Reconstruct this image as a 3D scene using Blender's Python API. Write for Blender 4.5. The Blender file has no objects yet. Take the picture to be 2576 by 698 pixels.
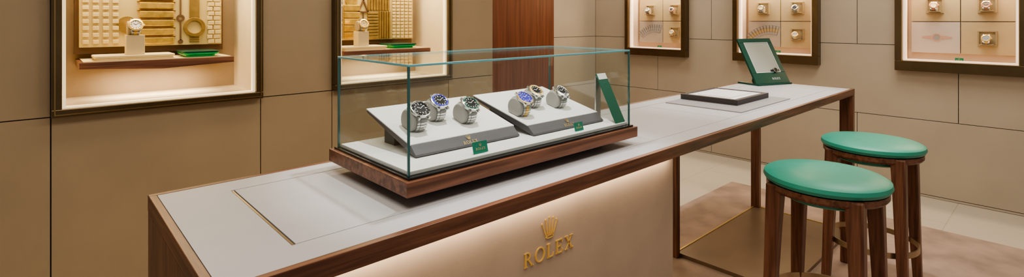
import bpy, bmesh, math, random
from mathutils import Vector as V, Matrix
random.seed(4)
C = bpy.context.scene.collection
R = math.radians
# ------------------------------------------------------------------ helpers
def box(bm, x0, x1, y0, y1, z0, z1, mi=0):
    vs = [bm.verts.new(p) for p in ((x0,y0,z0),(x1,y0,z0),(x1,y1,z0),(x0,y1,z0),(x0,y0,z1),(x1,y0,z1),(x1,y1,z1),(x0,y1,z1))]
    for f in ((3,2,1,0),(4,5,6,7),(0,1,5,4),(1,2,6,5),(2,3,7,6),(3,0,4,7)):
        bm.faces.new([vs[i] for i in f]).material_index = mi
def fr(o, a, b, n): return (V(o), V(a), V(b), V(n))
def pt(F, x, y, d): return F[0] + F[1]*x + F[2]*y + F[3]*d
def prism(bm, pts, F, d0, d1, mi=0):
    lo = [bm.verts.new(pt(F, x, y, d0)) for x, y in pts]
    hi = [bm.verts.new(pt(F, x, y, d1)) for x, y in pts]
    n = len(pts)
    bm.faces.new(lo[::-1]).material_index = mi
    bm.faces.new(hi).material_index = mi
    for i in range(n):
        j = (i+1) % n
        bm.faces.new((lo[i], lo[j], hi[j], hi[i])).material_index = mi
def rbox(bm, F, x0, x1, y0, y1, d0, d1, mi=0):
    prism(bm, [(x0,y0),(x1,y0),(x1,y1),(x0,y1)], F, d0, d1, mi)
def disc(bm, F, cx, cy, r, d0, d1, n=24, mi=0, ry=None):
    ry = ry or r
    prism(bm, [(cx+r*math.cos(2*math.pi*i/n), cy+ry*math.sin(2*math.pi*i/n)) for i in range(n)], F, d0, d1, mi)
def ring(bm, F, cx, cy, ro, ri, d0, d1, n=32, a0=0, a1=360, mi=0, ryo=None, ryi=None):
    ryo = ryo or ro; ryi = ryi or ri
    full = abs(a1-a0-360) < 1e-6
    m = n if full else n+1
    rows = []
    for i in range(m):
        a = R(a0 + (a1-a0)*i/n); c, s = math.cos(a), math.sin(a)
        rows.append([bm.verts.new(pt(F, cx+c*rx, cy+s*ry, d)) for rx, ry, d in ((ro,ryo,d0),(ro,ryo,d1),(ri,ryi,d1),(ri,ryi,d0))])
    for i in range(n):
        A, B = rows[i], rows[(i+1) % m]
        for k in range(4):
            l = (k+1) % 4
            bm.faces.new((A[k], B[k], B[l], A[l])).material_index = mi
    if not full:
        bm.faces.new(rows[0]).material_index = mi; bm.faces.new(rows[-1][::-1]).material_index = mi
def lathe(bm, prof, F=None, n=40, closed=False, mi=0):
    F = F or fr((0,0,0),(1,0,0),(0,1,0),(0,0,1))
    rings = []
    for r, z in prof:
        if r < 1e-6: rings.append([bm.verts.new(pt(F, 0, 0, z))])
        else: rings.append([bm.verts.new(pt(F, r*math.cos(2*math.pi*i/n), r*math.sin(2*math.pi*i/n), z)) for i in range(n)])
    K = len(rings)
    for k in range(K if closed else K-1):
        A, B = rings[k], rings[(k+1) % K]
        for i in range(n):
            j = (i+1) % n
            if len(A) == 1 and len(B) == 1: continue
            if len(A) == 1: f = (A[0], B[j], B[i])
            elif len(B) == 1: f = (A[i], A[j], B[0])
            else: f = (A[i], A[j], B[j], B[i])
            bm.faces.new(f).material_index = mi
def top_of(o):
    while o.parent: o = o.parent
    return o
def obj(name, bm, mats, parent=None, local=False, smooth=False, bevel=0):
    bmesh.ops.recalc_face_normals(bm, faces=bm.faces[:])
    if parent and not local:
        bmesh.ops.translate(bm, verts=bm.verts[:], vec=-top_of(parent).location)
    me = bpy.data.meshes.new(name); bm.to_mesh(me); bm.free()
    for m in (mats if isinstance(mats, (list, tuple)) else [mats]): me.materials.append(m)
    if smooth:
        me.polygons.foreach_set('use_smooth', [True]*len(me.polygons))
        me.set_sharp_from_angle(angle=R(38))
    o = bpy.data.objects.new(name, me); C.objects.link(o)
    if parent: o.parent = parent
    if bevel:
        b = o.modifiers.new('bevel', 'BEVEL'); b.width = bevel; b.segments = 2; b.limit_method = 'ANGLE'
    return o
def tag(o, label, cat, group=None):
    o['label'] = label; o['category'] = cat
    if group: o['group'] = group
    return o
def thing(name, label, cat, loc=(0,0,0), group=None):
    o = bpy.data.objects.new(name, None); C.objects.link(o); o.location = loc; o.empty_display_size = .1
    return tag(o, label, cat, group)
def struct(name, bm, mats, **k):
    o = obj(name, bm, mats, **k); o['kind'] = 'structure'; return o
def dup(root, loc, label):
    r = root.copy(); C.objects.link(r); r.location = loc; r['label'] = label
    for ch in list(root.children):
        c = ch.copy(); C.objects.link(c); c.parent = r
        for g in list(ch.children):
            d = g.copy(); C.objects.link(d); d.parent = c
    return r
NB = bmesh.new
# ------------------------------------------------------------------ materials
def mat(name, col, rough=.5, metal=0, var=0, scale=8, bump=0, bscale=200, emit=0, coat=0, sheen=0, stretch=(1,1,1)):
    m = bpy.data.materials.new(name); m.use_nodes = True
    nt = m.node_tree; b = nt.nodes['Principled BSDF']
    b.inputs['Base Color'].default_value = (*col, 1); b.inputs['Roughness'].default_value = rough
    b.inputs['Metallic'].default_value = metal
    b.inputs['Coat Weight'].default_value = coat; b.inputs['Sheen Weight'].default_value = sheen
    tc = nt.nodes.new('ShaderNodeTexCoord')
    mp = nt.nodes.new('ShaderNodeMapping'); mp.inputs['Scale'].default_value = stretch
    nt.links.new(tc.outputs['Object'], mp.inputs['Vector'])
    nz = nt.nodes.new('ShaderNodeTexNoise'); nz.inputs['Scale'].default_value = scale; nz.inputs['Detail'].default_value = 5
    nt.links.new(mp.outputs['Vector'], nz.inputs['Vector'])
    rp = nt.nodes.new('ShaderNodeValToRGB')
    a = var or .03
    rp.color_ramp.elements[0].position = .3; rp.color_ramp.elements[1].position = .7
    rp.color_ramp.elements[0].color = (*[c*(1-a) for c in col], 1)
    rp.color_ramp.elements[1].color = (*[min(1, c*(1+a)) for c in col], 1)
    nt.links.new(nz.outputs['Fac'], rp.inputs['Fac']); nt.links.new(rp.outputs['Color'], b.inputs['Base Color'])
    if bump:
        n2 = nt.nodes.new('ShaderNodeTexNoise'); n2.inputs['Scale'].default_value = bscale; n2.inputs['Detail'].default_value = 3
        nt.links.new(tc.outputs['Object'], n2.inputs['Vector'])
        bp = nt.nodes.new('ShaderNodeBump'); bp.inputs['Strength'].default_value = bump; bp.inputs['Distance'].default_value = .002
        nt.links.new(n2.outputs['Fac'], bp.inputs['Height']); nt.links.new(bp.outputs['Normal'], b.inputs['Normal'])
    if emit:
        b.inputs['Emission Color'].default_value = (*col, 1); b.inputs['Emission Strength'].default_value = emit
    return m
def wood(name, c1, c2, stretch, rough=.38):
    m = bpy.data.materials.new(name); m.use_nodes = True
    nt = m.node_tree; b = nt.nodes['Principled BSDF']; b.inputs['Roughness'].default_value = rough
    tc = nt.nodes.new('ShaderNodeTexCoord'); mp = nt.nodes.new('ShaderNodeMapping'); mp.inputs['Scale'].default_value = stretch
    nt.links.new(tc.outputs['Object'], mp.inputs['Vector'])
    nz = nt.nodes.new('ShaderNodeTexNoise'); nz.inputs['Scale'].default_value = 1; nz.inputs['Detail'].default_value = 7; nz.inputs['Distortion'].default_value = .5
    nt.links.new(mp.outputs['Vector'], nz.inputs['Vector'])
    rp = nt.nodes.new('ShaderNodeValToRGB'); rp.color_ramp.elements[0].position = .34; rp.color_ramp.elements[1].position = .66
    rp.color_ramp.elements[0].color = (*c1, 1); rp.color_ramp.elements[1].color = (*c2, 1)
    nt.links.new(nz.outputs['Fac'], rp.inputs['Fac']); nt.links.new(rp.outputs['Color'], b.inputs['Base Color'])
    return m
W1, W2 = (.100,.041,.024), (.255,.112,.064)
M = {}
M['walnut_x'] = wood('walnut_x', W1, W2, (3,60,60))
M['walnut_y'] = wood('walnut_y', W1, W2, (60,3,60))
M['walnut_z'] = wood('walnut_z', W1, W2, (60,60,3))
M['door_wood'] = wood('door_wood', (.14,.045,.022), (.25,.085,.04), (30,30,1.2))
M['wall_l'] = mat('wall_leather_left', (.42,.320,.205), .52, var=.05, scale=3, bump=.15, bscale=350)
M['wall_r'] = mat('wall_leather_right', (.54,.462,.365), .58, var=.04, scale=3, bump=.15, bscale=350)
M['seam'] = mat('seam_dark', (.05,.035,.022), .8)
M['ceiling'] = mat('ceiling_paint', (.7,.67,.62), .8)
M['bronze'] = mat('bronze', (.15,.105,.055), .30, metal=.7, var=.1)
M['bronze_lip'] = mat('bronze_lip', (.38,.26,.12), .25, metal=.8)
M['liner'] = mat('liner_suede', (.72,.60,.40), .8, var=.05, bump=.1)
M['liner_pink'] = mat('liner_pink', (.76,.59,.45), .8, var=.04)
M['led'] = mat('led_strip', (1,.80,.50), .5, emit=.8)
M['led_pink'] = mat('led_pink', (1,.74,.54), .5, emit=.9)
M['back_l'] = mat('niche_back', (.38,.28,.175), .7, var=.05)
M['back_r'] = mat('niche_back_pale', (.50,.40,.24), .7, var=.04)
M['gold_cream'] = mat('gold_cream', (.60,.46,.20), .42, metal=.25, var=.08)
M['gold'] = mat('gold_leaf', (.66,.42,.10), .28, metal=.7, var=.25, scale=30)
M['gold_dark'] = mat('gold_dark', (.36,.23,.07), .32, metal=.6, var=.2, scale=25)
M['gold_pale'] = mat('gold_pale', (.66,.52,.26), .4, metal=.2, var=.08, scale=20)
M['brown'] = mat('brown_lacquer', (.12,.065,.03), .4)
M['white_top'] = mat('counter_leather', (.475,.475,.505), .55, var=.025, scale=5, bump=.08, bscale=500)
M['white'] = mat('white_suede', (.77,.765,.76), .7, var=.02)
M['grey_card'] = mat('grey_leather', (.085,.08,.09), .5, var=.05)
M['pad_grey'] = mat('pad_grey', (.31,.305,.32), .6)
M['dark_grey'] = mat('dark_grey', (.05,.045,.048), .5, var=.1)
M['black'] = mat('black', (.012,.012,.013), .3)
M['panel'] = mat('front_panel_leather', (.47,.365,.28), .5, var=.08, scale=6, bump=.12, bscale=300)
M['brass'] = mat('brass', (.90,.62,.19), .28, metal=.55, var=.04)
M['brass_dim'] = mat('brass_dim', (.52,.36,.14), .35, metal=.6, var=.04)
M['bronze_plate'] = mat('bronze_plate', (.26,.185,.125), .3, metal=.35, var=.06)
M['bronze_edge'] = mat('bronze_edge', (.70,.49,.19), .3, metal=.6, var=.05)
M['ring_metal'] = mat('ring_metal', (.46,.37,.25), .3, metal=.85, var=.05)
M['steel'] = mat('steel', (.58,.575,.56), .22, metal=.95, var=.04)
M['rose'] = mat('rose_gold', (.82,.42,.27), .25, metal=.7)
M['green'] = mat('green_leather', (.045,.34,.245), .40, var=.05, scale=12, bump=.1, bscale=400)
M['green_dark'] = mat('green_dark', (.006,.062,.042), .3, var=.05)
M['green_card'] = mat('green_card', (.0,.20,.125), .4)
M['green_plaque'] = mat('green_plaque', (.003,.105,.065), .35)
M['green_dish'] = mat('green_dish', (.01,.55,.14), .2, coat=.4)
M['bez_blue'] = mat('bezel_blue', (.06,.055,.48), .15, coat=.5)
M['bez_green'] = mat('bezel_green', (.02,.10,.065), .15, coat=.5)
M['bez_black'] = mat('bezel_black', (.02,.02,.022), .15, coat=.5)
M['dial_white'] = mat('dial_white', (.75,.74,.70), .35)
M['dial_champ'] = mat('dial_champagne', (.72,.58,.30), .3, metal=.4)
M['cushion'] = mat('watch_cushion', (.37,.355,.335), .75)
M['cushion_tan'] = mat('watch_cushion_tan', (.42,.335,.21), .75)
M['tan_block'] = mat('tan_block', (.70,.57,.34), .7, var=.03)
M['tan_mount'] = mat('tan_mount', (.36,.28,.16), .6, var=.03)
M['glass_edge'] = mat('glass_edge_teal_glow', (.16,.47,.54), .10, coat=.8)  # top edges: strip LED glow put into a brighter teal
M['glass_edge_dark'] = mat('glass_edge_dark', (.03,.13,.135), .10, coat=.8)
M['photo_grey'] = mat('print_grey', (.40,.35,.30), .45, var=.12, scale=4)
M['photo_pale'] = mat('print_pale', (.56,.49,.43), .45, var=.06, scale=4)
M['print_dark'] = mat('print_dark', (.13,.11,.09), .45)
M['print_silver'] = mat('print_silver', (.34,.32,.30), .4)
M['print_gold'] = mat('print_gold', (.42,.31,.16), .4)
M['print_rose'] = mat('print_rose', (.58,.36,.28), .4)
M['rug'] = mat('rug_taupe', (.43,.305,.24), .95, var=.28, scale=4.5, bump=.7, bscale=220, sheen=.3)
M['mirror_pane'] = mat('mirror_pane', (.36,.375,.33), .25, var=.02)  # satin grey; the reflected ceiling is put into the colour
# glass: clear with a Schlick-like reflection
g = bpy.data.materials.new('case_glass'); g.use_nodes = True; nt = g.node_tree; nt.nodes.clear()
out = nt.nodes.new('ShaderNodeOutputMaterial'); mx = nt.nodes.new('ShaderNodeMixShader')
tr = nt.nodes.new('ShaderNodeBsdfTransparent'); tr.inputs['Color'].default_value = (.965,.985,.98,1)
gl = nt.nodes.new('ShaderNodeBsdfGlossy'); gl.inputs['Roughness'].default_value = 0
lw = nt.nodes.new('ShaderNodeLayerWeight'); lw.inputs['Blend'].default_value = .5
pw = nt.nodes.new('ShaderNodeMath'); pw.operation = 'POWER'; pw.inputs[1].default_value = 4
ma = nt.nodes.new('ShaderNodeMath'); ma.operation = 'MULTIPLY_ADD'; ma.inputs[1].default_value = .6; ma.inputs[2].default_value = .04
nt.links.new(lw.outputs['Facing'], pw.inputs[0]); nt.links.new(pw.outputs[0], ma.inputs[0]); nt.links.new(ma.outputs[0], mx.inputs['Fac'])
nt.links.new(tr.outputs[0], mx.inputs[1]); nt.links.new(gl.outputs[0], mx.inputs[2]); nt.links.new(mx.outputs[0], out.inputs[0])
M['glass'] = g
# stone floor with tile joints
m = mat('stone_floor', (.66,.57,.46), .35, var=.07, scale=3); nt = m.node_tree; b = nt.nodes['Principled BSDF']
br = nt.nodes.new('ShaderNodeTexBrick'); br.inputs['Scale'].default_value = 1; br.inputs['Mortar Size'].default_value = .003
br.inputs['Brick Width'].default_value = 1.2; br.inputs['Row Height'].default_value = .6
br.inputs['Color1'].default_value = (.68,.61,.51,1); br.inputs['Color2'].default_value = (.66,.59,.49,1); br.inputs['Mortar'].default_value = (.52,.46,.37,1)
tc = nt.nodes.new('ShaderNodeTexCoord'); nt.links.new(tc.outputs['Object'], br.inputs['Vector']); nt.links.new(br.outputs['Color'], b.inputs['Base Color'])
M['floor'] = m
# ------------------------------------------------------------------ lettering
def boxes2(bm, F, s, lst, d, mi):
    for x0, x1, y0, y1 in lst: rbox(bm, F, x0*s, x1*s, y0*s, y1*s, 0, d, mi)
def poly2(bm, F, s, p, d, mi): prism(bm, [(x*s, y*s) for x, y in p], F, 0, d, mi)
def letter(bm, ch, F, s, d, mi):
    if ch == 'R':
        boxes2(bm, F, s, [(.10,.25,.05,.95),(.02,.35,0,.055),(.02,.32,.94,1),(.24,.32,.475,.53)], d, mi)
        ring(bm, F, .30*s, .735*s, .35*s, .20*s, 0, d, 14, -90, 90, mi, .265*s, .205*s)
        poly2(bm, F, s, [(.36,.50),(.50,.50),(.85,.03),(.69,.03)], d, mi); boxes2(bm, F, s, [(.65,.93,0,.055)], d, mi); return .90
    if ch == 'O':
        ring(bm, F, .5*s, .5*s, .5*s, .35*s, 0, d, 30, 0, 360, mi, .52*s, .45*s); return 1.0
    if ch == 'L':
        boxes2(bm, F, s, [(.10,.25,.05,.95),(.02,.35,.94,1),(.02,.70,0,.06)], d, mi)
        poly2(bm, F, s, [(.57,.05),(.70,.05),(.73,.28),(.68,.28)], d, mi); return .74
    if ch == 'E':
        boxes2(bm, F, s, [(.10,.25,.05,.95),(.02,.72,.93,1),(.02,.74,0,.07),(.25,.54,.465,.535),(.51,.56,.37,.63)], d, mi)
        poly2(bm, F, s, [(.61,.95),(.72,.95),(.72,.74),(.67,.74)], d, mi)
        poly2(bm, F, s, [(.61,.05),(.74,.05),(.77,.27),(.71,.27)], d, mi); return .78
    if ch == 'X':
        poly2(bm, F, s, [(.10,.97),(.27,.97),(.89,.03),(.71,.03)], d, mi)
        poly2(bm, F, s, [(.72,.97),(.80,.97),(.24,.03),(.16,.03)], d, mi)
        boxes2(bm, F, s, [(0,.37,.945,1),(.6,.94,.945,1),(.04,.37,0,.055),(.62,.98,0,.055)], d, mi); return .98
def word(bm, F, h, d, mi=0, gap=.19):
    tot = .90+1.0+.74+.78+.98 + 4*gap; x = -tot*h/2
    for ch in 'ROLEX':
        G = (pt(F, x, 0, 0), F[1], F[2], F[3]); x += (letter(bm, ch, G, h, d, mi) + gap)*h
def crown(bm, F, h, d, mi=0):     # origin at bottom centre
    ring(bm, F, 0, .10*h, .26*h, .20*h, 0, d, 24, 0, 360, mi, .085*h, .045*h)
    for bx_, tx, ty in ((-.235,-.47,.70),(-.12,-.25,.84),(0,0,.90),(.12,.25,.84),(.235,.47,.70)):
        w = .036
        prism(bm, [((bx_-w)*h,.19*h),((bx_+w)*h,.19*h),((tx+.012)*h,ty*h),((tx-.012)*h,ty*h)], F, 0, d, mi)
        disc(bm, F, tx*h, (ty+.04)*h, .046*h, 0, d, 14, mi)
# ------------------------------------------------------------------ room
LX = [(.034,.889),(1.29,2.145)]                # niches in the left wall
RY = [(2.91,3.72),(1.58,2.38),(.20,1.00)]      # displays on the right wall
def sub(r, h):
    x0,x1,z0,z1 = r; a0,a1,b0,b1 = h
    if a0 >= x1 or a1 <= x0 or b0 >= z1 or b1 <= z0: return [r]
    o = []
    if a0 > x0: o.append((x0,a0,z0,z1))
    if a1 < x1: o.append((a1,x1,z0,z1))
    m0, m1 = max(x0,a0), min(x1,a1)
    if b0 > z0: o.append((m0,m1,z0,b0))
    if b1 < z1: o.append((m0,m1,b1,z1))
    return o
def panels(cells, holes, gap=.0024):
    rs = [(a+gap,b-gap,c+gap,d-gap) for a,b,c,d in cells]
    for h in holes:
        n = []
        for r in rs: n += sub(r, h)
        rs = n
    return rs
H = 2.75
hl = [(a+.012,b-.012,1.057,1.988) for a,b in LX]
hr = [(a+.012,b-.012,1.057,1.988) for a,b in RY]
bm = NB()
xs = [-2.2,-1.25,-.373,.034,.889,1.29,2.145,2.56]
for r in panels([(xs[i],xs[i+1],z0,z1) for i in range(len(xs)-1) for z0,z1 in ((0,1.045),(1.045,H))], hl): box(bm, r[0],r[1],3.0,3.03,r[2],r[3])
for r in panels([(-2.2,2.56,0,H)], hl, 0): box(bm, r[0],r[1],3.03,3.045,r[2],r[3],1)
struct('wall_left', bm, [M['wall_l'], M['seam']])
bm = NB()
cells = []
for z0,z1,cuts in ((0,.02,[]),(.02,.638,[1.29,2.65]),(.638,1.255,[.6,1.98,3.31]),(1.255,1.872,[-.08,1.29,2.65]),(1.872,H,[.6,1.98,3.31])):
    c = [-2.0]+cuts+[4.24]
    cells += [(c[i],c[i+1],z0,z1) for i in range(len(c)-1)]
for r in panels(cells, hr): box(bm, 5.4,5.43,r[0],r[1],r[2],r[3])
for r in panels([(-2.0,4.3,0,H)], hr, 0): box(bm, 5.43,5.445,r[0],r[1],r[2],r[3],1)
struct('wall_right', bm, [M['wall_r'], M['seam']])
bm = NB()
for r in panels([(4.59,5.4,z0,z1) for z0,z1 in ((0,.638),(.638,1.255),(1.255,H))]+[(2.56,3.5,0,H),(3.5,4.59,2.4,H)], []): box(bm, r[0],r[1],4.24,4.27,r[2],r[3])
box(bm, 2.56,5.43,4.27,4.285,0,H,1)
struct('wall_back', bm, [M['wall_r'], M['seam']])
bm = NB(); box(bm, 2.53,2.56,3.046,4.24,0,H); struct('wall_return', bm, M['wall_l'])
bm = NB(); box(bm, 3.504,4.586,4.232,4.268,.005,2.395)
d1 = struct('door_1', bm, M['door_wood'], bevel=.002)
bm = NB(); box(bm, -2.4,5.6,-2.2,4.4,-.05,0); struct('floor', bm, M['floor'])
bm = NB(); box(bm, -2.4,5.6,-2.2,4.4,H,H+.05); struct('ceiling', bm, M['ceiling'])
bm = NB(); box(bm, -1.6,4.59,-1.9,2.06,0,.012)
tag(obj('rug', bm, M['rug'], bevel=.004), 'dusty pink brown rug lying on the pale stone floor under the counter and stools', 'rug')
# ------------------------------------------------------------------ watches
def watch(label, loc, rotz=0, tilt=0, phi=50, metal='steel', bez='bez_black', dial='black', s=1.15, group=None, mark='white', cush='cushion', cz=.018):
    t = thing('wristwatch', label, 'watch', loc, group); t.rotation_euler = (tilt,0,rotz); t.scale = (s,s,s)
    bm = NB(); Fx = fr((0,0,0),(0,1,0),(0,0,1),(1,0,0))
    am = math.degrees(math.acos(max(-1, -cz/.0235)))
    prof = [(.0235*math.sin(R(am*k/9)), cz+.0235*math.cos(R(am*k/9))) for k in range(9,-10,-1)]
    prism(bm, prof, Fx, -.0210, .0135)
    obj('cushion', bm, M[cush], t, True, smooth=True, bevel=.003)
    # bracelet
    bm = NB(); amx = math.degrees(math.acos(max(-1, -(cz-.003)/.027)))
    nl = int(2*amx/13)
    for k in range(nl+1):
        a = -amx + 2*amx*k/nl
        n = V((0,-math.sin(R(a)),math.cos(R(a)))); u = V((0,math.cos(R(a)),math.sin(R(a))))
        F = (V((0,0,cz))+n*.0234, V((1,0,0)), u, n)
        w = .0126 - .0016*min(1, abs(a-phi)/110)
        rbox(bm, F, -w,-w*.42,-.0025,.0025,0,.0036); rbox(bm, F, w*.42,w,-.0025,.0025,0,.0036)
        rbox(bm, F, -w*.40,w*.40,-.0025,.0025,0,.0046, 1)
        rbox(bm, F, -w*.8,w*.8,-.0035,.0035,.0002,.0018)
    obj('bracelet', bm, [M['steel'], M[metal]], t, True, bevel=.0004)
    n = V((0,-math.sin(R(phi)),math.cos(R(phi)))); u = V((0,math.cos(R(phi)),math.sin(R(phi))))
    F = (V((0,0,cz))+n*.0215, V((1,0,0)), u, n)
    bm = NB()
    lathe(bm, [(0,0),(.0185,0),(.020,.002),(.020,.0075),(.0190,.0090),(0,.0090)], F, 36)
    for sx in (-1,1):
        for sy in (-1,1):
            x0, x1 = sorted((sx*.0095, sx*.0140)); y0, y1 = sorted((sy*.013, sy*.0225)); rbox(bm, F, x0,x1,y0,y1,.0005,.0065)
    cs = obj('watch_case', bm, M['steel'], t, True, smooth=True)
    bm = NB(); G = (pt(F,.0195,0,.0045), F[2], F[3], F[1])
    lathe(bm, [(0,0),(.0028,0),(.0028,.0045),(.0022,.005),(0,.005)], G, 14)
    obj('winding_crown', bm, M[metal], cs, True)
    bm = NB()
    lathe(bm, [(.0148,.0085),(.0148,.0112),(.0160,.0116),(.0195,.0102)], F, 48)
    lathe(bm, [(.0195,.0102),(.0209,.0098),(.0209,.0078)], F, 48, mi=1)
    for k in range(12):
        a = R(30*k+15); c2, s2 = math.cos(a), math.sin(a)
        G = (pt(F, .0178*c2, .0178*s2, .0108), F[1]*c2+F[2]*s2, F[2]*c2-F[1]*s2, F[3])
        rbox(bm, G, -.0011,.0011,-.0005,.0005,0,.0004, 2)
    bz = obj('bezel', bm, [M[bez], M[metal], M['white'] if bez != 'steel' else M['black']], t, True, smooth=True)
    bm = NB(); disc(bm, F, 0,0,.0149,.0088,.0095,32)
    dl = obj('dial', bm, M[dial], t, True)
    bm = NB()
    for k in range(12):
        a = R(30*k); c2, s2 = math.cos(a), math.sin(a)
        G = (pt(F, .0122*c2, .0122*s2, .0095), F[1]*c2+F[2]*s2, F[2]*c2-F[1]*s2, F[3])
        if k % 3: disc(bm, G, 0,0,.0013,0,.0004,8)
        else: rbox(bm, G, -.0022,.0022,-.0009,.0009,0,.0004)
    obj('hour_marker', bm, M[mark], dl, True)
    bm = NB()
    for a, L, w in ((150,.0075,.0008),(35,.0112,.0006)):
        c2, s2 = math.cos(R(a)), math.sin(R(a)); G = (pt(F,0,0,.0099), F[1]*c2+F[2]*s2, F[2]*c2-F[1]*s2, F[3])
        rbox(bm, G, -.001,L,-w,w,0,.0003)
    obj('hands', bm, M[mark], dl, True)
    return t
# ------------------------------------------------------------------ left wall display niches
YF = 3.27
def F_art(x, z): return fr((x,YF,z),(1,0,0),(0,0,1),(0,-1,0))
def niche(x0, label):
    x1 = x0+.855; z0, z1 = 1.045, 2.0; w = .036; xc = (x0+x1)/2
    t = thing('wall_display', label, 'display cabinet', (xc,3.0,z0), 'lit display niches in the left wall')
    bm = NB()
    for a,b,c,d in ((x0,x1,z0,z0+w),(x0,x1,z1-w,z1),(x0,x0+w,z0+w,z1-w),(x1-w,x1,z0+w,z1-w)):
        box(bm, a,b,2.95,2.999,c,d)
    fo = obj('frame', bm, M['bronze'], t, bevel=.003)
    bm = NB(); e = .010
    for a,b,c,d in ((x0+e,x1-e,z0+e,z0+e+.005),(x0+e,x1-e,z1-e-.005,z1-e),(x0+e,x0+e+.005,z0+e+.005,z1-e-.005),(x1-e-.005,x1-e,z0+e+.005,z1-e-.005)):
        box(bm, a,b,2.945,2.95,c,d)
    obj('frame_lip', bm, M['bronze_lip'], fo)
    a0,a1,c0,c1 = x0+w,x1-w,z0+w,z1-w
    bm = NB(); k = .013
    for a,b,c,d in ((a0,a1,c0,c0+.008),(a0,a1,c1-k,c1),(a0,a0+k,c0+.008,c1-k),(a1-k,a1,c0+.008,c1-k)): box(bm, a,b,2.972,2.998,c,d)
    obj('light_strip', bm, M['led'], t)
    bm = NB()
    box(bm, a0-.012,a1+.012,3.0,3.38,c0-.012,c0); box(bm, a0-.012,a1+.012,3.0,3.38,c1,c1+.012)
    box(bm, a0-.012,a0,3.0,3.38,c0,c1); box(bm, a1,a1+.012,3.0,3.38,c0,c1)
    obj('liner', bm, M['liner'], t)
    bm = NB(); box(bm, a0-.012,a1+.012,3.38,3.395,c0-.012,c1+.012); obj('back_panel', bm, M['back_l'], t)
    # shelf with shallow tapered underside
    s0, s1 = x0+.096, x0+.736; zt = 1.273; sc = (s0+s1)/2
    bm = NB(); F = fr((0,3.05,0),(1,0,0),(0,0,1),(0,1,0))
    prism(bm, [(s0,zt),(s0,zt-.030),(sc,zt-.046),(s1,zt-.030),(s1,zt)], F, 0, .329)
    obj('shelf', bm, M['walnut_x'], t, bevel=.002)
    bm = NB(); box(bm, s0+.015,s1-.015,3.055,3.37,zt,zt+.004); obj('shelf_mat', bm, M['tan_block'], t)
    bm = NB(); box(bm, x0+.106,x0+.726,YF,3.31,1.334,1.93); art = obj('relief_panel', bm, M['gold_cream'], t)
    bm = NB(); box(bm, x0+.09,x0+.742,3.31,3.3795,1.30,1.95); obj('panel_backing', bm, M['brown'], t)
    return t, art
t1, art1 = niche(.034, 'lit bronze framed wall niche at far left with small square and ring gold reliefs')
for x in (.164,.203,.242,.281):
    bm = NB()
    for k in range(9):
        z = 1.360+.034*k; box(bm, x-.0125,x+.0125,YF-.009,YF,z-.0105,z+.0105)
    obj('relief_square', bm, M['gold_pale'], art1, bevel=.003)
bm = NB()
for z in [1.34+.046*k for k in range(11)]:
    box(bm, .378,.53,YF-.018,YF,z+.004,z+.038)
    box(bm, .368,.54,YF-.007,YF,z+.0395,z+.0465,1)
obj('relief_bar', bm, [M['gold'], M['gold_dark']], art1, bevel=.006)
bm = NB(); disc(bm, F_art(.328,1.445),0,0,.042,0,.006,32); obj('relief_disc', bm, M['gold_dark'], art1)
bm = NB(); ring(bm, F_art(.561,1.48),0,0,.019,.009,0,.006); disc(bm, F_art(.561,1.352),0,0,.012,0,.006)
box(bm, .5575,.5645,YF-.006,YF,1.36,1.462); box(bm, .5575,.5645,YF-.006,YF,1.498,1.9)
obj('relief_pendulum', bm, M['brown'], art1)
bm = NB(); ring(bm, F_art(.626,1.43),0,0,.053,.034,0,.012,40); box(bm, .602,.65,YF-.008,YF,1.479,1.92)
for z in [1.348+.011*k for k in range(3)]: box(bm, .602,.65,YF-.006,YF,z,z+.008)
obj('relief_ring', bm, M['gold_dark'], art1, bevel=.002)
bm = NB()
for k in range(22):
    z = 1.338+.026*k; xo = .008*(k % 2)
    box(bm, .692-xo/2,.722-xo,YF-.011,YF,z,z+.023); box(bm, .725-xo,.757-xo/2,YF-.006,YF,z,z+.023)
obj('relief_brick', bm, M['gold_pale'], art1, bevel=.003)
t2, art2 = niche(1.29, 'lit bronze framed wall niche behind the glass case with arrow and woven gold reliefs')
for k in range(4):
    bm = NB(); z = 1.345+.115*k
    for a,b,c,d in ((1.405,1.475,z,z+.010),(1.405,1.475,z+.09,z+.10),(1.405,1.415,z,z+.1),(1.465,1.475,z,z+.1)): box(bm, a,b,YF-.006,YF,c,d)
    obj('relief_frame', bm, M['brown'], art2)
bm = NB(); F = F_art(1.625,1.52)
for A,B in (((-.04,0),(.04,0)),((.04,0),(0,.10)),((0,.10),(-.04,0))):
    dx, dy = B[0]-A[0], B[1]-A[1]; L = math.hypot(dx,dy); nx, ny = -dy/L*.009, dx/L*.009
    prism(bm, [A,B,(B[0]+nx,B[1]+ny),(A[0]+nx,A[1]+ny)], F, 0, .008)
box(bm, 1.621,1.629,YF-.006,YF,1.34,1.52)
obj('relief_arrow', bm, M['brown'], art2)
bm = NB()
for k in range(5): box(bm, 1.485,1.60,YF-.012,YF,1.345+.046*k,1.386+.046*k)
disc(bm, F_art(1.54,1.60),0,0,.045,0,.008,32)
obj('relief_bar', bm, M['gold'], art2, bevel=.004)
bm = NB()
for k in range(9):
    z = 1.34+.021*k; box(bm, 1.655,1.735,YF-.012,YF,z,z+.016)
for k in range(8): box(bm, 1.655+.0215*k,1.671+.0215*k,YF-.012,YF,1.535,1.92)
for k in range(5): box(bm, 1.742+.018*k,1.755+.018*k,YF-.014,YF,1.34,1.53)
obj('relief_weave', bm, M['gold_dark'], art2, bevel=.003)
for i in range(5):
    bm = NB()
    for k in range(18): box(bm, 1.846+.0335*i,1.872+.0335*i,YF-.010,YF,1.340+.024*k,1.359+.024*k)
    obj('relief_square', bm, M['gold_pale'], art2, bevel=.003)
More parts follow.
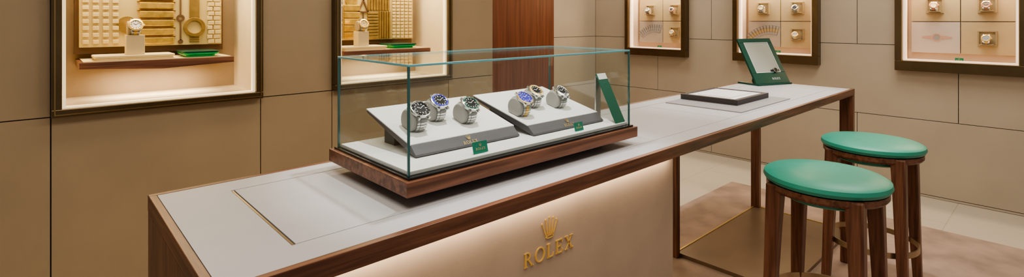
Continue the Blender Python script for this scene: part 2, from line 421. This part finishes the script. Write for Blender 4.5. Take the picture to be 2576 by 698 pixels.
def rounded(x0,x1,y0,y1,r,n=6):
    p = []
    for cx,cy,a in ((x1-r,y1-r,0),(x0+r,y1-r,90),(x0+r,y0+r,180),(x1-r,y0+r,270)):
        for i in range(n+1): p.append((cx+r*math.cos(R(a+90*i/n)), cy+r*math.sin(R(a+90*i/n))))
    return p
FZ = fr((0,0,0),(1,0,0),(0,1,0),(0,0,1))
def riser(x0,x1,xb,lab):
    z = 1.277; t = thing('display_riser', lab, 'riser', ((x0+x1)/2,3.15,z), 'cream watch risers in the left wall niches')
    bm = NB(); prism(bm, rounded(x0,x1,3.075,3.25,.02), FZ, z, z+.010); prism(bm, rounded(x0-.006,x1+.006,3.07,3.255,.02), FZ, z+.010, z+.022); obj('base_slab', bm, M['tan_block'], t, bevel=.003)
    bm = NB(); box(bm, xb-.037,xb+.037,3.10,3.17,z+.022,1.395); obj('block', bm, M['tan_block'], t, bevel=.002)
riser(.19,.50,.345,'cream riser with tall block on the shelf of the far left wall niche')
riser(1.40,1.70,1.545,'cream riser with tall block on the shelf of the niche behind the glass case')
def dish(x0,x1,lab):
    z = 1.277; t = thing('green_dish', lab, 'dish', ((x0+x1)/2,3.15,z), 'small green dishes in the left wall niches')
    bm = NB(); prism(bm, rounded(x0+.02,x1-.02,3.08,3.24,.02), FZ, z, z+.012); prism(bm, rounded(x0+.005,x1-.005,3.065,3.255,.025), FZ, z+.012, z+.024); obj('body', bm, M['green_dish'], t, bevel=.004)
    bm = NB(); prism(bm, rounded(x0,x1,3.06,3.26,.028), FZ, z+.024, z+.030); obj('lid', bm, M['green_dark'], t, bevel=.001)
dish(.535,.71,'green dish with dark lid on the shelf of the far left wall niche')
dish(1.73,1.93,'green dish with dark lid on the shelf of the niche behind the glass case')
watch('steel and gold watch on cream block in the far left wall niche', (.345,3.135,1.395), 0,0,66,'brass','brass','dial_white',1.5,'watches in the left wall niches','brown','cushion_tan',.022)
watch('steel and gold watch on cream block in the niche behind the glass case', (1.545,3.135,1.395), 0,0,66,'brass','brass','dial_champ',1.5,'watches in the left wall niches','brown','cushion_tan',.022)
# ------------------------------------------------------------------ right wall displays
def rdisplay(y0, y1, label, pic):
    z0, z1 = 1.045, 2.0; w, wb = .052, .085; yc = (y0+y1)/2; xf = 5.31
    t = thing('wall_display', label, 'display cabinet', (5.4,yc,z0), 'lit watch displays on the right wall')
    bm = NB()
    for a,b,c,d in ((y0,y1,z0,z0+wb),(y0,y1,z1-w,z1),(y0,y0+w,z0+wb,z1-w),(y1-w,y1,z0+wb,z1-w)): box(bm, xf,5.399,a,b,c,d)
    fo = obj('frame', bm, M['bronze'], t, bevel=.004)
    a0,a1,c0,c1 = y0+w,y1-w,z0+wb,z1-w; k = .018
    bm = NB(); e = .006
    for a,b,c,d in ((a0-e,a1+e,c0-e,c0),(a0-e,a1+e,c1,c1+e),(a0-e,a0,c0,c1),(a1,a1+e,c0,c1)): box(bm, xf-.004,xf,a,b,c,d)
    obj('frame_lip', bm, M['bronze_lip'], fo)
    bm = NB()
    for a,b,c,d in ((a0,a1,c0,c0+.012),(a0,a1,c1-k,c1),(a0,a0+k,c0+.012,c1-k),(a1-k,a1,c0+.012,c1-k)): box(bm, 5.35,5.398,a,b,c,d)
    obj('light_strip', bm, M['led_pink'], t)
    bm = NB()
    box(bm, 5.4,5.56,a0-.012,a1+.012,c0-.012,c0); box(bm, 5.4,5.56,a0-.012,a1+.012,c1,c1+.012)
    box(bm, 5.4,5.56,a0-.012,a0,c0,c1); box(bm, 5.4,5.56,a1,a1+.012,c0,c1)
    obj('liner', bm, M['liner_pink'], t)
    bm = NB(); box(bm, 5.56,5.575,a0-.012,a1+.012,c0-.012,c1+.012); obj('backing', bm, M['liner_pink'], t)
    m = .028; p0, p1 = a0+m, a1-m
    rows = (1.19,1.455,1.72,1.93)
    for j in range(3):
        for i,(q0,q1) in enumerate(((p0,yc-.003),(yc+.003,p1))):
            bm = NB(); box(bm, 5.52,5.559,q0,q1,rows[j]+.003,rows[j+1]-.003)
            isp = (j == 0 and i == 1)
            pn = obj('print_panel' if isp else 'back_panel', bm, (M['photo_pale'] if pic == 'rose' else M['photo_grey']) if isp else M['back_r'], t)
            if isp:
                pn['label'] = 'flat printed picture of a watch'
                bm = NB(); F = fr((5.5195,(q0+q1)/2,(rows[0]+rows[1])/2),(0,-1,0),(0,0,1),(-1,0,0))
                if pic == 'rose':
                    ring(bm, F, .01,.0,.034,.024,0,.0012,24, mi=2); disc(bm, F, .01,0,.023,0,.001,20,0)
                    for k2 in range(6):
                        rbox(bm, F, .044+.011*k2,.054+.011*k2,-.016+.0018*k2,.016-.0018*k2,0,.001,2); rbox(bm, F, -.034-.011*k2,-.024-.011*k2,-.016+.0018*k2,.016-.0018*k2,0,.001,2)
                else:
                    for k2 in range(17):
                        a = R(150-6.2*k2); r0 = .26; cx, cy = .06+r0*math.cos(a), -.215+r0*math.sin(a)
                        G = (pt(F,cx,cy,0), F[1]*math.cos(a)+F[2]*math.sin(a), F[2]*math.cos(a)-F[1]*math.sin(a), F[3])
                        if abs(cx) > .138 or cy < -.075: continue
                        rbox(bm, G, -.046,.046,-.0145,.0145,0,.0008,1)
                        for lo, hi, mi in ((-.045,-.020,0),(-.018,.018,2),(.020,.045,0)): rbox(bm, G, lo,hi,-.0118,.0118,0,.0012,mi)
                obj('printed_bracelet', bm, [M['print_silver'], M['print_dark'], M['print_rose'] if pic == 'rose' else (M['print_gold'] if pic == 'gold' else M['print_silver'])], pn)
            elif j < 2:
                qc = (q0+q1)/2; zc = (rows[j]+rows[j+1])/2
                bm = NB()
                for a,b,c,d in ((-.058,.058,-.062,-.050),(-.058,.058,.050,.062),(-.058,-.046,-.050,.050),(.046,.058,-.050,.050)): box(bm, 5.500,5.5195,qc+a,qc+b,zc+c,zc+d)
                box(bm, 5.440,5.5195,qc-.040,qc+.040,zc-.052,zc-.044)
                obj('watch_mount', bm, M['tan_mount'], t, bevel=.002)
    return yc, (p0+yc)/2, (yc+p1)/2
names = ['the right wall display nearest the corner', 'the right wall display behind the green mirror', 'the right wall display at the far right edge']
short = ['the corner display', 'the display behind the mirror', 'the far right display']
labs = ['small bronze framed lit watch display nearest the room corner', 'bronze framed lit watch display on the wall behind the green mirror', 'large bronze framed lit watch display at the far right edge with rose print']
kinds = [('steel','dial_white'),('rose','black'),('brass','dial_white'),('steel','dial_champ'),('steel','black'),('brass','dial_white'),('rose','dial_champ'),('rose','brown'),('brass','bez_black')]
q = 0
for k,(y0,y1) in enumerate(RY):
    yc, yr, yl = rdisplay(y0, y1, labs[k], ('steel','gold','rose')[k])
    for yy, zz, where in ((yl,1.5875,'upper left'),(yr,1.5875,'upper right'),(yr,1.3225,'lower right')):
        mt, dl = kinds[q]; q += 1
        watch('small watch in %s mount of %s' % (where, names[k]), (5.474,yy,zz-.0438), -math.pi/2,0,66,mt,'steel' if mt == 'steel' else mt,dl,1.42,'watches in the right wall displays','brown' if 'dial' in dl else 'white','cushion_tan',.022)
    sg = thing('sign_card', 'tiny green card on the bottom ledge of ' + short[k], 'sign', (5.45,yc,1.130), 'tiny green cards in the right wall displays')
    bm = NB(); box(bm, 5.445,5.449,yc-.026,yc+.026,1.1302,1.162); obj('card', bm, M['green_card'], sg)
    bm = NB(); F = fr((5.445,yc,1.140),(0,-1,0),(0,0,1),(-1,0,0)); word(bm, F, .007, .0005); crown(bm, (pt(F,0,.009,0),F[1],F[2],F[3]), .010, .0005); obj('lettering', bm, M['brass'], sg)
# ------------------------------------------------------------------ counter
X0, X1, Y0, Y1 = .212, 4.085, .990, 1.672; ZF = .0122
ct = thing('display_counter', 'long walnut framed counter with pale grey leather top and lit front panel', 'counter', (2.1,1.33,ZF))
rim = .018
for a,b in ((Y0,Y0+rim),(Y1-rim,Y1)):
    bm = NB(); box(bm, X0,X1,a,b,.957,1.0); obj('long_rail', bm, M['walnut_x'], ct, bevel=.0015)
for a,b in ((X0+.0002,X0+rim),(X1-rim,X1-.0002)):
    bm = NB(); box(bm, a,b,Y0+rim,Y1-rim,.957,1.0); obj('end_rail', bm, M['walnut_y'], ct, bevel=.0015)
bm = NB(); box(bm, X0+rim,X1-rim,Y0+rim,Y1-rim,.965,.990); obj('underlay', bm, M['seam'], ct)
bm = NB(); a,b,c,d = X0+rim+.001,X1-rim-.001,Y0+rim+.001,Y1-rim-.001; i0,i1,j0,j1 = .395,3.86,1.10,1.56; gp = .003
box(bm, a,i0-.009,c,d,.990,.9992); box(bm, i1+gp,b,c,d,.990,.9992)
box(bm, i0-.009,i1+gp,c,j0-gp,.990,.9992); box(bm, i0-.009,i1+gp,j1+gp,d,.990,.9992)
obj('top_border', bm, M['white_top'], ct)
bm = NB(); box(bm, i0-.0075,i0-.003,j0,j1,.990,.9985); obj('inlay_strip', bm, M['ring_metal'], ct)
for u0,u1 in ((i0,2.42),(2.424,i1)):
    bm = NB(); box(bm, u0,u1,j0,j1,.990,.9992); obj('top_inlay', bm, M['white_top'], ct, bevel=.0008)
for cx,cy,wx,wy in ((X1-.022,Y0+.04,.044,.08),(X1-.022,Y1-.035,.044,.06),(2.872,Y1-.03,.036,.05)):
    bm = NB(); box(bm, cx-wx/2,cx+wx/2,cy-wy/2,cy+wy/2,ZF,.957); obj('leg', bm, M['walnut_z'], ct, bevel=.003)
bm = NB(); box(bm, X0+.0005,X0+.032,Y0+.002,Y1-.002,ZF,.957); obj('end_panel', bm, M['walnut_z'], ct, bevel=.002)
bm = NB(); box(bm, X0+.033,1.803,1.055,1.63,ZF,.956); obj('cabinet_body', bm, M['brown'], ct)
bm = NB(); box(bm, X0+.033,1.804,1.04,1.055,ZF,.956); fp = obj('front_panel', bm, M['panel'], ct)
bm = NB(); F = fr((1.107,1.0399,.768),(1,0,0),(0,0,1),(0,-1,0)); word(bm, F, .041, .0025)
crown(bm, (pt(F,0,.056,0),F[1],F[2],F[3]), .066, .0025)
obj('emblem', bm, M['brass'], fp)
bm = NB(); box(bm, 2.90,X1-.02,Y0+.03,Y1-.03,ZF,.030); bp_ = obj('foot_plate', bm, M['bronze_plate'], ct)
for a,b,c,d,mm in ((2.89,X1-.01,Y0+.022,Y0+.03,'bronze_plate'),(2.89,X1-.01,Y1-.03,Y1-.020,'bronze_edge'),(2.892,2.90,Y0+.03,Y1-.03,'bronze_plate'),(X1-.02,X1-.012,Y0+.03,Y1-.03,'bronze_edge')):
    bm = NB(); box(bm, a,b,c,d,ZF,.034); obj('edge_strip', bm, M[mm], bp_)
# ------------------------------------------------------------------ glass case
A0,A1,B0,B1 = .6625,1.655,1.100,1.563
gc = thing('glass_display_case', 'rectangular glass case with teal edges on a walnut base on the counter', 'display case', (1.16,1.33,1.0))
bm = NB(); box(bm, .76,1.56,1.19,1.48,.9995,1.03); obj('foot', bm, M['black'], gc)
bm = NB(); box(bm, A0,A1,B0,B1,1.03,1.068); obj('base', bm, M['walnut_x'], gc, bevel=.0015)
bm = NB(); box(bm, A0+.012,A1-.012,B0+.012,B1-.012,1.068,1.074); obj('base_trim', bm, M['black'], gc)
g0,g1,k0,k1,zb,zt = .680,1.640,1.124,1.540,1.074,1.357; th = .006
bm = NB(); box(bm, g0+th+.002,g1-th-.002,k0+th+.002,k1-th-.002,1.074,1.084); obj('floor_pad', bm, M['white'], gc, bevel=.001)
for b_ in ((g0+th,g1-th,k0,k0+th,zb,zt-th),(g0+th,g1-th,k1-th,k1,zb,zt-th),(g0,g0+th,k0+th,k1-th,zb,zt-th),(g1-th,g1,k0+th,k1-th,zb,zt-th),(g0+th,g1-th,k0+th,k1-th,zt-th,zt)):
    bm = NB(); box(bm, *b_); obj('glass_pane', bm, M['glass'], gc)
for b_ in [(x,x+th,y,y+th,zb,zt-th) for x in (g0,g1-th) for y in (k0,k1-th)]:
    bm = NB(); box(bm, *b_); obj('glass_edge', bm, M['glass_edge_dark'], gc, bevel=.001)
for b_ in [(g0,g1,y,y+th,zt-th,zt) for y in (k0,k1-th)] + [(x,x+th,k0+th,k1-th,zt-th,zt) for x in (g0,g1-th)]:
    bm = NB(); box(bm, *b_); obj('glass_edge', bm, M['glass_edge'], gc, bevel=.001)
# display trays
def tray(x0, x1, yf, label):
    t = thing('display_tray', label, 'display stand', ((x0+x1)/2,1.38,1.084), 'slanted watch stands in the glass case')
    F = fr((0,0,0),(0,1,0),(0,0,1),(1,0,0)); yb, zb2 = 1.520, 1.186
    ly, lz = yf+.030, 1.117
    s = (zb2-lz)/(yb-ly)
    bm = NB(); prism(bm, [(yf,1.087),(yf+.006,1.0845),(yb,zb2-.012),(yb,zb2-.003),(ly+.001,lz-.003),(yf+.002,1.092)], F, x0, x1)
    obj('body', bm, M['grey_card'], t, bevel=.0015)
    bm = NB(); prism(bm, [(ly,lz-.003),(yb+.001,zb2-.003),(yb,zb2),(ly,lz)], F, x0-.001, x1+.001)
    obj('top_pad', bm, M['white'], t)
    a = V((0,ly-yf,lz-1.087)).normalized(); n = V((0,-a.z,a.y))
    bm = NB(); prism(bm, [(yf,1.0885),(ly,lz-.002),(ly,lz-.004),(yf,1.0865)], F, x0+.001, x1-.001)
    lip = obj('front_lip', bm, M['grey_card'], t)
    bm = NB(); G = (V(((x0+x1)/2, yf, 1.0885))+a*.007+n*.0003, V((1,0,0)), a, n)
    word(bm, G, .0105, .0010); crown(bm, (pt(G,0,.0140,0),G[1],G[2],G[3]), .017, .0010)
    obj('emblem', bm, M['brass_dim'], lip)
    bm = NB(); prism(bm, [(1.40,1.0842),(1.46,1.0842),(1.46,1.150),(1.40,1.130)], F, x0+.03, x1-.03); obj('support', bm, M['dark_grey'], t)
    return lambda y: lz + (y-ly)*s, math.atan(s)
ta = tray(.768,1.165,1.228,'slanted white watch stand with grey lip, left one in the glass case')
tb = tray(1.200,1.572,1.196,'slanted white watch stand with grey lip, right one in the glass case')
gw = 'watches in the glass case'
def onto(T, x, y, *a, **k):
    f, ang = T; return watch(a[0], (x,y,f(y)+.0003), 0, ang, **k)
onto(ta,.838,1.350,'steel watch with black bezel, leftmost on the left stand in the glass case',phi=23,bez='bez_black',dial='black',s=1.50,group=gw)
onto(ta,.938,1.392,'steel watch with blue bezel, middle of the left stand in the glass case',phi=23,bez='bez_blue',dial='black',s=1.44,group=gw)
onto(ta,1.026,1.345,'watch with dark green bezel, rightmost on the left stand in the glass case',phi=23,bez='bez_green',dial='black',s=1.44,group=gw)
onto(tb,1.246,1.318,'watch with blue bezel, leftmost on the right stand in the glass case',phi=23,bez='bez_blue',dial='bez_blue',metal='brass',s=1.44,group=gw)
onto(tb,1.350,1.366,'watch with gold bezel, middle of the right stand in the glass case',phi=23,bez='brass',dial='black',metal='steel',s=1.40,group=gw)
onto(tb,1.454,1.332,'steel watch with dark dial and steel bezel, rightmost on the right stand',phi=23,bez='steel',dial='black',s=1.40,group=gw)
def card(x, w, h, label, y=1.150):
    t = thing('sign_card', label, 'sign', (x,y,1.084), 'green cards in the glass case')
    F = fr((x,y,1.0842),(1,0,0),(0,.26,.966),(0,-.966,.26))
    bm = NB(); rbox(bm, F, -w/2,w/2,0.001,h,-.003,0); obj('card', bm, M['green_card'], t)
    bm = NB(); word(bm, (pt(F,0,h*.30,0),)+F[1:], h*.20, .0006); crown(bm, (pt(F,0,h*.58,0),)+F[1:], h*.28, .0006)
    obj('lettering', bm, M['gold_pale'], t)
    bm = NB(); box(bm, x-w*.25,x+w*.25,y,y+.012,1.0842,1.087); obj('stand', bm, M['green_card'], t)
card(.938,.053,.034,'small green card in front of the left watch stand')
card(1.378,.044,.030,'small green card in front of the right watch stand')
w = thing('leaning_plaque', 'narrow dark green leaning plaque with white top at the glass case right end', 'plaque', (1.6,1.19,1.084))
F = fr((0,0,0),(0,1,0),(0,0,1),(1,0,0))
bm = NB(); prism(bm, [(1.138,1.0842),(1.143,1.0842),(1.236,1.262),(1.231,1.262)], F, 1.572, 1.630); obj('body', bm, M['green_plaque'], w, bevel=.001)
bm = NB(); prism(bm, [(1.234,1.0842),(1.239,1.0842),(1.239,1.250),(1.234,1.244)], F, 1.574, 1.604); obj('rear_strut', bm, M['steel'], w)
bm = NB(); a = V((0,.093,.1778)).normalized(); n = V((0,-a.z,a.y)); G = (V((1.601,1.138,1.0842)), V((1,0,0)), a, n)
rbox(bm, G, -.026,.026,.176,.2,.0003,.0012); obj('white_mark', bm, M['white'], w)
# ------------------------------------------------------------------ things on the counter
bm = NB(); box(bm, 2.60,3.27,1.118,1.545,.9995,1.004)
tag(obj('desk_pad', bm, M['pad_grey'], bevel=.001), 'thin grey pad on the counter under the dark presentation tray', 'pad')
pt_ = thing('presentation_tray', 'shallow dark grey tray with white lining on the grey pad', 'tray', (2.985,1.385,1.004))
a,b,c,d = 2.775,3.20,1.215,1.550; rw = .026
bm = NB(); box(bm, a,b,c,d,1.0042,1.012)
for e in ((a,b,c,c+rw),(a,b,d-rw,d),(a,a+rw,c+rw,d-rw),(b-rw,b,c+rw,d-rw)): box(bm, *e,1.012,1.034)
obj('shell', bm, M['dark_grey'], pt_, bevel=.0015)
bm = NB(); box(bm, a+rw+.001,b-rw-.001,c+rw+.001,d-rw-.001,1.012,1.0315); obj('lining', bm, M['white'], pt_)
for e in ((a+.07,b-.07,c+.07,d-.07,1.0315,1.035),):
    bm = NB(); box(bm, *e); obj('watch_pad', bm, M['white'], pt_, bevel=.001)
# tabletop mirror
mr = thing('tabletop_mirror', 'dark green framed tilted mirror on a green base at the counter end', 'mirror', (3.895,1.43,.9995))
mr.rotation_euler = (0,0,R(-20))
hw = .165; L = .365; th_ = math.atan2(.18,.32)
F = fr((0,.016,.012),(1,0,0),(0,math.sin(th_),math.cos(th_)),(0,-math.cos(th_),math.sin(th_)))
bm = NB()
for e in ((-hw,hw,0,.085),(-hw,hw,L-.035,L),(-hw,-hw+.045,.085,L-.035),(hw-.045,hw,.085,L-.035)): rbox(bm, F, *e, -.016, 0)
fm = obj('frame', bm, M['green_dark'], mr, True, bevel=.002)
bm = NB(); rbox(bm, F, -hw+.045,hw-.045,.085,L-.035,-.014,-.003); mp_ = obj('mirror_pane', bm, M['mirror_pane'], mr, True)
bm = NB()
for e in ((-hw+.045,hw-.045,.085,.088),(-hw+.045,hw-.045,L-.038,L-.035),(-hw+.045,-hw+.048,.088,L-.038),(hw-.048,hw-.045,.088,L-.038)): rbox(bm, F, *e, -.003, .0005)
obj('inner_trim', bm, M['white'], mr, True)
bm = NB(); disc(bm, F, .065,.098,.018,.0005,.010,24); ring(bm, F, .065,.098,.020,.016,.008,.012,24,mi=1); rbox(bm, F, .025,.105,.092,.104,.0005,.006)
obj('small_watch', bm, [M['black'], M['steel']], mp_, True)  # simplified dark watch at the pane's foot, built into the mirror
bm = NB(); box(bm, -hw,hw,0,.19,0,.012); obj('base', bm, M['green_dark'], mr, True, bevel=.002)
bm = NB(); Fx = fr((0,0,0),(0,1,0),(0,0,1),(1,0,0)); prism(bm, [(.170,.012),(.183,.012),(.150,.215),(.145,.20)], Fx, -.03, .03); obj('rear_strut', bm, M['green_dark'], mr, True)
bm = NB(); G = (pt(F,.045,.028,.0003),)+F[1:]; word(bm, G, .015, .0008); obj('lettering', bm, M['white'], fm, True)
# ------------------------------------------------------------------ stools
st = thing('bar_stool', 'round green bar stool on four walnut legs, the nearer one in front of the counter', 'stool', (2.51,.718,.0122), 'green bar stools')
st.scale = (1,1,1.034)
bm = NB(); lathe(bm, [(0,.722),(.216,.722),(.234,.728),(.242,.742),(.238,.757),(.222,.766),(.15,.771),(0,.773)], n=64); obj('seat', bm, M['green'], st, True, smooth=True)
bm = NB(); lathe(bm, [(.17,.690),(.222,.690),(.230,.700),(.230,.7215),(.17,.7215)], n=64, closed=True); obj('seat_ring', bm, M['walnut_x'], st, True, smooth=True)
bm = NB(); lathe(bm, [(0,.660),(.155,.660),(.169,.668),(.169,.7215),(0,.7215)], n=48); obj('seat_underside', bm, M['green'], st, True, smooth=True)
for sx in (-1,1):
    for sy in (-1,1):
        bm = NB()
        rows = []
        for z, c, hwid in ((0,.176,.020),(.23,.166,.024),(.55,.155,.029),(.70,.149,.032),(.7215,.148,.033)):
            rows.append([bm.verts.new((sx*c+px*hwid, sy*c+py*hwid, z)) for px,py in ((-1,-1),(1,-1),(1,1),(-1,1))])
        bm.faces.new(rows[0][::-1]); bm.faces.new(rows[-1])
        for A,B in zip(rows, rows[1:]):
            for i in range(4): j = (i+1) % 4; bm.faces.new((A[i],A[j],B[j],B[i]))
        obj('leg', bm, M['walnut_z'], st, True, bevel=.007)
bm = NB(); lathe(bm, [(.205,.222),(.211,.222),(.211,.250),(.205,.250)], n=64, closed=True); obj('foot_ring', bm, M['ring_metal'], st, True, smooth=True)
dup(st, (3.385,.740,.0122), 'round green bar stool on four walnut legs, farther one partly hidden behind the nearer stool')
# ------------------------------------------------------------------ lights
def area(loc, sx, sy, e, col, rot=(0,0,0)):
    l = bpy.data.lights.new('area', 'AREA'); l.shape = 'RECTANGLE'; l.size = sx; l.size_y = sy; l.energy = e; l.color = col
    o = bpy.data.objects.new('area_lamp', l); C.objects.link(o); o.location = loc; o.rotation_euler = rot  # not only at the ceiling: also counter LED, niche and display lights
def spot(loc, tgt, e, ang, col, blend=.5, r=.04):
    l = bpy.data.lights.new('spot', 'SPOT'); l.energy = e; l.spot_size = R(ang); l.spot_blend = blend; l.color = col; l.shadow_soft_size = r
    o = bpy.data.objects.new('spot_lamp', l); C.objects.link(o); o.location = loc
    o.rotation_euler = (V(tgt)-V(loc)).to_track_quat('-Z','Y').to_euler()
for x,y in ((.2,.6),(2.2,.5),(4.2,.8)): area((x,y,2.72),1.1,.9,22,(1,.92,.80))  # unseen area lamps near the ceiling giving broad fill
area((1.2,2.3,2.72),2.2,.3,9,(1,.84,.62))
area((4.6,3.2,2.72),.9,.9,18,(1,.90,.76))
spot((1.15,1.30,2.7),(1.15,1.33,1.1),105,50,(1,.96,.92))
spot((3.3,1.1,2.7),(3.2,1.3,1.0),80,60,(1,.96,.91))
area((1.02,1.012,.953),1.5,.018,1.7,(1,.80,.58),(R(22),0,0))
for x0,x1 in LX:
    area(((x0+x1)/2,3.12,1.955),.7,.16,11,(1,.85,.58)); area(((x0+x1)/2-.01,3.24,1.205),.42,.05,2.2,(1,.84,.62))
for y0,y1 in RY: area((5.46,(y0+y1)/2,1.94),.10,.6,8,(1,.84,.60))
wd = bpy.data.worlds.new('world'); bpy.context.scene.world = wd; wd.use_nodes = True
wd.node_tree.nodes['Background'].inputs[0].default_value = (1,.93,.83,1); wd.node_tree.nodes['Background'].inputs[1].default_value = .29
bpy.context.scene.view_settings.look = 'AgX - Medium High Contrast'
# ------------------------------------------------------------------ camera
cam = bpy.data.cameras.new('camera'); co = bpy.data.objects.new('camera', cam); C.objects.link(co)
co.location = (0,0,1.47); co.rotation_euler = (R(90),0,R(-42.62)); cam.sensor_width = 36; cam.lens = 1290/2576*36; cam.shift_y = -299/2576; cam.clip_start = .02
bpy.context.scene.camera = co
